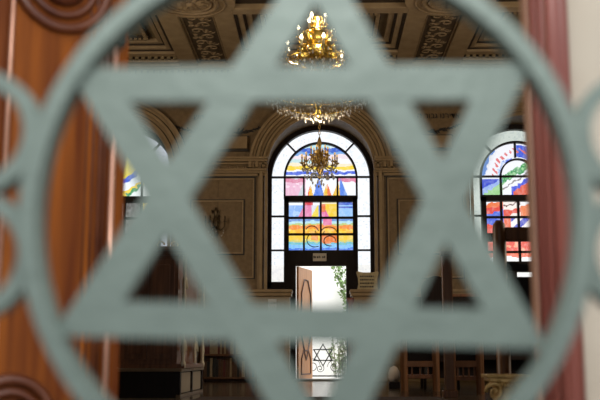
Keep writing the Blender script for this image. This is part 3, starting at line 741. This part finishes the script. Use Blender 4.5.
# ------------------------------------------------------------ entrance: red jamb and wooden leaf
mb = MB(); gv_ = MB()
xi = hx(530, 200, YF + YT); xj1 = hx(570, 200, YF - .03)
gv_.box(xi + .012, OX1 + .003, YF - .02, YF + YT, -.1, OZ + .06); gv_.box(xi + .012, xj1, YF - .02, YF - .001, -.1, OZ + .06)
for dy, rr in ((.175, .017), (.13, .024), (.075, .020), (.03, .012)):
    mb.tube([(xi + .014, YF + dy, -.1), (xi + .014, YF + dy, OZ)], rr, 12)
mb.tube([(xi + .012, YF - .02, -.1), (xi + .012, YF - .02, OZ)], .019, 12)
w_ = xj1 - xi - .03
for f_, rr in ((.26, .012), (.50, .016), (.74, .010)):
    mb.tube([(xi + .03 + w_ * f_, YF - .022, -.1), (xi + .03 + w_ * f_, YF - .022, OZ)], rr, 12)
mb.box(xj1 - .018, xj1 + .004, YF - .036, YF - .001, -.1, OZ)
struct(mb, 'trim_13', M['red_frame']); struct(gv_, 'trim_15', M['red_groove_shade'])
struct(MB().box(xi - .004, xi + .035, YF + YT - .045, YF + YT + .02, -.1, OZ + .1), 'trim_14', M['frame_edge'], .006)
# door leaf: from near the left jamb inwards, turned towards the room
ax, ay = -1.06, 2.66; bx_, by_ = hx(124.5, 200, 3.0), 3.0
ang = math.atan2(by_ - ay, bx_ - ax); LWD = math.hypot(bx_ - ax, by_ - ay)
d = tag(empty('door_2', (ax, ay, 0), ang), kind='structure')
MB().box(0, LWD, 0, .05, .005, 3.25).build('door_leaf', M['wood_door'], d, .004)
b = MB()                                                       # raised rounded mouldings, seen partly
def lx(px, py): # local x along the leaf of the pixel column (approx.)
    a = at(px, py, 1.0); t = a[0]
    # intersect ray (t*Y, Y) with the leaf's line
    ux, uy = math.cos(ang), math.sin(ang); den = ux - t * uy; s_ = (t * ay - ax) / den; Y = ay + s_ * uy
    return s_, CZ + (a[1] - CZ) * Y
c1 = lx(62, -18); c2 = lx(8, 425)
for (c, r) in ((c1, .155), (c2, .13)):
    for rr, tr, yy in ((r, .018, -.008), (r * .72, .014, -.006), (r * .35, .03, -.01)):
        b.tube([(c[0] + rr * math.cos(2 * PI * k / 32), yy, c[1] + rr * math.sin(2 * PI * k / 32)) for k in range(32)], tr, 8, True)
b.build('round_moulding', M['wood_dark_mould'], d)
b = MB()
for px, wd in ((98, .010), (103, .006), (91, .006), (84, .004)):
    s_ = lx(px, 200)[0]; b.tube([(s_, -.002, .01), (s_, -.002, 3.2)], wd, 8)
b.build('vertical_bead', M['wood_dark_mould'], d)
s_ = lx(109.0, 160)[0]; zt_ = lx(114, 45)[1]
MB().tube([(s_, -.026, .05), (s_, -.026, zt_)], .0095, 10).build('bolt_rod', M['brass_rod'], d)
s2 = lx(5, 130)[0]; MB().tube([(s2, -.014, .05), (s2, -.014, 3.2)], .0075, 10).build('edge_bead', M['brass_rod'], d)
MB().box(s_ - .045, s_ + .025, -.05, .0, zt_ - .01, zt_ + .035).build('bolt_keeper', M['black_iron'], d, .006)
# ------------------------------------------------------------ bimah platform and carved cabinet, left
bm = tag(empty('bimah_platform', (-2.6, 11.85, 0)), 'low dark wooden platform with pale stone side panels, left of the aisle', 'platform')
X1 = -1.57 + 2.6; X0 = -1.3; y0, y1 = -1.05, 1.05
b = MB(); b.box(X0, X1 - .04, y0 + .03, y1 - .03, 0, .29); b.build('body', M['dark_wood'], bm)
b = MB(); b.box(X0, X1, y0, y1, .29, .325); b.box(X1 - .06, X1 - .01, y0 + .01, y1 - .01, 0, .035)
b.build('moulded_edge', M['rail_wood'], bm, .006)
for yy in (y0 + .01, -.05, y1 - .11): MB().box(X1 - .05, X1 - .015, yy, yy + .10, .035, .29).build('post', M['dark_wood'], bm)
for yy in (y0 + .13, .07): MB().box(X1 - .05, X1 - .03, yy, yy + .84, .05, .275).build('stone_panel', M['cream'], bm)
zc_t = hz(251, 10.9)
cb = tag(empty('carved_cabinet', (-1.84, 11.8, .327)), 'tall dark brown wooden cabinet with ivory carved side posts, on the low platform', 'cabinet')
H = zc_t - .325
b = MB(); b.box(-.45, .20, -.92, .9, 0, H); b.build('body', M['brown_wood'], cb, .006)
b = MB(); b.box(-.5, .33, -.97, .95, H, H + .05); b.box(-.47, .30, -.94, .92, H - .05, H); b.build('cornice', M['brown_wood'], cb, .006); MB().box(-.46, .29, -.93, .92, 0, .05).build('plinth', M['brown_wood'], cb, .006)
for x0, x1 in ((-.40, -.14), (-.10, .16)):
    dd = MB(); dd.box(x0, x1, -.945, -.92, .10, H - .10); dd = dd.build('door', M['brown_wood'], cb, .005)
    MB().box(x0 + .05, x1 - .05, -.958, -.945, .16, H - .16).build('raised_panel', M['brown_wood'], dd, .008)
for yy in (-.90, .86):
    MB().lathe([(.028, 0), (.035, .05), (.02, .09), (.03, .22), (.016, .34), (.016, H * .55), (.028, H * .6), (.018, H * .66), (.018, H - .12), (.03, H - .05)], (.27, yy, 0), 10).build('post', M['ivory'], cb)
for yy, zz, s in ((-.74, .20, 1), (-.74, .92, 1), (.3, .2, 1)):
    b = MB()
    b.tube([(.25, yy + .10 * (1 - .7 * k / 14) * math.cos(s * k * .42), zz + .13 * (1 - .6 * k / 14) * math.sin(s * k * .42)) for k in range(15)], [.032 - .0014 * k for k in range(15)], 6)
    b.tube([(.25, yy - .08, zz - .2), (.25, yy - .02, zz - .1), (.25, yy - .08, zz), (.25, yy - .02, zz + .12), (.25, yy - .08, zz + .2)], .016, 6)
    b.build('carved_scroll', M['ivory'], cb)
cr_ = tag(empty('gilded_crest', (hx(165, 245, 11.0), 11.2, .325 + H + .05)), 'small gilded crest standing on top of the dark carved cabinet', 'ornament')
b = MB(); b.box(-.10, .10, -.04, .04, 0, .03)
b.build('base', M['gilt'], cr_, .005)
b = MB(); b.tube([(-.08 + .04 * math.cos(k * .5), 0, .06 + .04 * math.sin(k * .5)) for k in range(10)], .010, 6); b.tube([(.08 - .04 * math.cos(k * .5), 0, .06 + .04 * math.sin(k * .5)) for k in range(10)], .010, 6)
b.build('scroll', M['gilt'], cr_)
# bookcase against the back wall
bcx0, bcx1 = hx(203, 360, 18.9), hx(258, 360, 18.9)
bc = tag(empty('bookcase', ((bcx0 + bcx1) / 2, 18.85, 0)), 'low dark bookcase full of books against the back wall, left of the doorway', 'bookcase')
hw = (bcx1 - bcx0) / 2; HB = hz(330, 18.8)
b = MB(); b.box(-hw, -hw + .03, -.14, .14, 0, HB); b.box(hw - .03, hw, -.14, .14, 0, HB); b.box(-hw + .03, hw - .03, .11, .14, 0, HB); b.build('case', M['brown_wood'], bc)
for zz in (.06, .50, HB - .03): MB().box(-hw + .03, hw - .03, -.15, .11, zz, zz + .035).build('shelf', M['warm_wood'], bc)
ordn = {}; ORD = 'first second third fourth fifth sixth seventh eighth ninth tenth eleventh twelfth thirteenth fourteenth fifteenth sixteenth seventeenth eighteenth'.split()
i = 0
for zz, shelf in ((.095, 'lower'), (.535, 'upper')):
    x = (bcx0 + .04)
    while x < bcx1 - .09:
        wd = random.choice((.035, .045, .055, .04)); hh = random.uniform(.27, .37) if zz < .4 else random.uniform(.24, min(.33, HB - .6)); mi = random.choice((0, 0, 1, 2, 3, 4, 1))
        if shelf == 'upper': mi = random.choice((2, 0, 2, 3))
        b = MB().box(x, x + wd, 18.74, 18.92, zz, zz + hh)
        bk = b.build('book', BOOKS[mi]); cn = ('brown', 'black', 'tan', 'maroon', 'navy')[mi]
        ordn[(cn, shelf)] = ordn.get((cn, shelf), 0) + 1
        tag(bk, '%s book on %s shelf of low bookcase, %s %s one from the left' % (cn, shelf, ORD[ordn[(cn, shelf)] - 1], cn), 'book', '%s books on the %s shelf of the bookcase' % (cn, shelf)); x += wd + .004; i += 1
# ------------------------------------------------------------ right side stalls, screen, gilded capital
def stall(px0, px1, Y, pyt, lab, spind=3):
    x0, x1 = hx(px0, 370, Y), hx(px1, 370, Y); zt = hz(pyt, Y)
    o = tag(empty('wooden_stall', ((x0 + x1) / 2, Y, 0)), lab, 'seat', 'wooden stalls right of the aisle'); w2 = (x1 - x0) / 2
    for s in (-1, 1): MB().lathe([(.05, 0), (.05, zt * .9), (.035, zt * .93), (.055, zt * .97), (.02, zt + .03)], (s * w2, 0, 0), 8, False).build('post', M['warm_wood'], o)
    z_r = hz(364, Y)
    MB().box(-w2, w2, -.03, .03, z_r - .04, z_r + .04).build('back_rail', M['warm_wood'], o, .006)
    MB().box(-w2, w2, -.025, .025, zt * .86, zt * .92).build('top_rail', M['brown_wood'], o, .006)
    MB().box(-w2, w2, -.01, .45, .17, .22).build('seat', M['brown_wood'], o, .006)
    MB().box(-w2 + .03, w2 - .03, .01, .025, z_r + .04, zt * .87).build('back_panel', M['dark_wood'], o)
    for k in range(spind): MB().box(-w2 + (k + 1) * 2 * w2 / (spind + 1) - .01, -w2 + (k + 1) * 2 * w2 / (spind + 1) + .01, -.012, .012, .2, z_r - .04).build('spindle', M['brown_wood'], o)
    MB().box(-w2 - .02, -w2 + .05, .0, .48, .0, z_r - .1).build('arm_panel', M['dark_wood'], o)
stall(404, 436, 13.2, 322, 'wooden stall nearest the doorway, in the row right of the aisle')
stall(452, 480, 12.0, 318, 'wooden stall second from the doorway, in the row right of the aisle', 4)
def tall_post_screen():
    o = tag(empty('tall_wooden_screen', (hx(501.5, 300, 9.5), 9.5, 0)), 'tall dark wooden screen of posts and crossbars before the right window', 'screen')
    Y = 9.5; zt = hz(221, Y); w2 = .068
    MB().lathe([(.10, 0), (.10, .06), (.07, .1), (.066, zt - .1), (.06, zt - .04), (.03, zt)], (0, 0, 0), 12).build('post', M['warm_wood'], o)
    MB().box(.06, 1.3, -.03, .03, hz(241, Y), hz(228, Y)).build('crossbar', M['brown_wood'], o, .008)
    zt2 = hz(262, Y); P = [(.05, .5)] + [(.05 + 1.2 * k / 12, zt2 - .06 * math.sin(PI * k / 12)) for k in range(13)] + [(1.25, .5)]
    P[0] = (.05, hz(271.5, Y)); P[-1] = (1.25, hz(271.5, Y))
    MB().prism(P[::-1], -.02, .02).build('panel', M['dark_wood'], o)
    MB().box(.05, 1.25, -.02, .02, .5, hz(278.5, Y)).build('panel', M['dark_wood'], o)
    MB().lathe([(.10, 0), (.10, .06), (.07, .1), (.066, zt - .1), (.03, zt)], (1.3, 0, 0), 12).build('post', M['warm_wood'], o)
tall_post_screen()
for x0, x1, lab in ((hx(402, 300, 17.4), 6.6, 'long near-black high-backed pew added as dark backing right of the doorway'), (-6.6, hx(198, 300, 17.4), 'long near-black high-backed pew added as dark backing left of the doorway')):
    pw = tag(empty('pew', ((x0 + x1) / 2, 17.4, 0)), lab, 'bench', 'high-backed pews'); w2 = (x1 - x0) / 2; zt = hz(297, 17.4)  # pews added in near-black wood to darken the area behind the stalls
    MB().box(-w2 + .04, w2 - .04, -.02, .03, .1, zt).build('backrest', M['dark_wood'], pw, .006)
    MB().box(-w2 + .04, w2 - .04, -.5, -.02, .42, .47).build('seat', M['dark_wood'], pw, .006)
    MB().box(-w2, w2, -.04, .05, zt, zt + .05).build('top_rail', M['brown_wood'], pw, .008)
    for x in (-w2, w2 - .04): MB().box(x, x + .04, -.52, .04, 0, .72).build('bench_end', M['brown_wood'], pw, .006)
    n = int(2 * w2 / .6)
    for k in range(n): MB().box(-w2 + .1 + k * (2 * w2 - .14) / n, -w2 + .03 + (k + 1) * (2 * w2 - .14) / n, -.035, -.02, .56, zt - .12).build('back_panel', M['dark_wood'], pw, .008)
cl = tag(MB().lathe([(.07, 0), (.07, .10), (.05, .14), (.05, hz(305, 18.9)), (.075, hz(300, 18.9)), (.075, hz(298, 18.9))], (0, 0, 0), 14).build('door_column', M['red_frame']), 'short mahogany column against the wainscot end, right of the back doorway', 'column'); cl.location = (hx(350.5, 300, 18.9), 18.9, 0)
pl = tag(empty('wooden_column', (hx(447.5, 300, 11.0), 11.0, 0)), 'slim brown wooden column rising between the stalls and the tall screen', 'column')
zt = hz(252, 11.0)
MB().box(-.055, .055, -.055, .055, .08, zt - .05).build('shaft', M['warm_wood'], pl, .006)
MB().box(-.08, .08, -.08, .08, 0, .08).build('base', M['brown_wood'], pl, .006); MB().box(-.07, .07, -.07, .07, zt - .05, zt).build('cap', M['brown_wood'], pl, .006)
ch = tag(empty('round_backed_chair', (hx(437, 330, 14.3), 14.3, 0)), 'near-black chair with a rounded back behind the slim wooden column', 'chair')
zt = hz(276, 14.3); zs_ = .45
P = [(.22 * math.cos(PI * k / 14), zt - .22 + .22 * math.sin(PI * k / 14)) for k in range(15)] + [(-.21, zs_), (.21, zs_)]
MB().prism(P[::-1], 0, .05).build('backrest', M['dark_wood'], ch, .01)
MB().box(-.27, .27, -.45, .03, zs_ - .06, zs_).build('seat', M['dark_wood'], ch, .01)
for sx_ in (-1, 1):
    for yy in (-.42, .02): MB().tube([(sx_ * .24, yy, 0), (sx_ * .23, yy, zs_ - .05)], .022, 8).build('leg', M['dark_wood'], ch)
bu = tag(empty('white_head_bust', (hx(394, 375, 14.5), 14.5, 0)), 'pale rounded shade on a dark stand low beside the first stall', 'lamp')
zz = hz(366, 14.5)
MB().box(-.08, .08, -.08, .08, 0, .10).build('stand', M['dark_wood'], bu, .01)
MB().lathe([(.06, .10), (.085, .16), (.08, .25), (.05, .31), (.001, .335)], (0, 0, 0), 14).build('shade', M['paper'], bu); bu.name = 'table_lamp'
cp = tag(empty('gilded_capital', (hx(506, 390, 7.0), 7.0, 0)), 'gilded scrolled capital on a short pedestal at the lower right', 'pedestal')
zt = hz(374, 7.0); w2 = .135
MB().box(-.16, .16, -.13, .13, 0, .06).build('plinth', M['gilt'], cp, .008)
MB().lathe([(.13, .06), (.11, .08), (.095, .10), (.095, zt - .10), (.12, zt - .06), (.13, zt - .03)], (0, 0, 0), 16).build('shaft', M['gilt'], cp)
b = MB(); b.box(-w2 - .02, w2 + .02, -.13, .13, zt - .025, zt); b.box(-w2, w2, -.115, .115, zt - .05, zt - .025); b.build('abacus', M['gilt'], cp, .005)
for s in (-1, 1):
    b = MB(); b.tube([(s * (.10 + .065 * (1 - k / 22) * math.cos(k * .5)), -.115, zt - .125 + .07 * (1 - k / 22) * math.sin(k * .5)) for k in range(21)], [.016 - .0004 * k for k in range(21)], 6)
    b.build('volute', M['gilt'], cp)
b = MB()
for k in range(5): b.lathe([(.001, -.02), (.014, 0), (.001, .02)], (-.05 + .025 * k, -.115, zt - .075), 8)
b.build('bead_row', M['gilt'], cp)
tag(MB().box(-1.35, 1.3, 3.2, 10.9, .002, .014).build('aisle_carpet', M['carpet']), 'dark maroon carpet runner lying along the aisle floor', 'carpet')
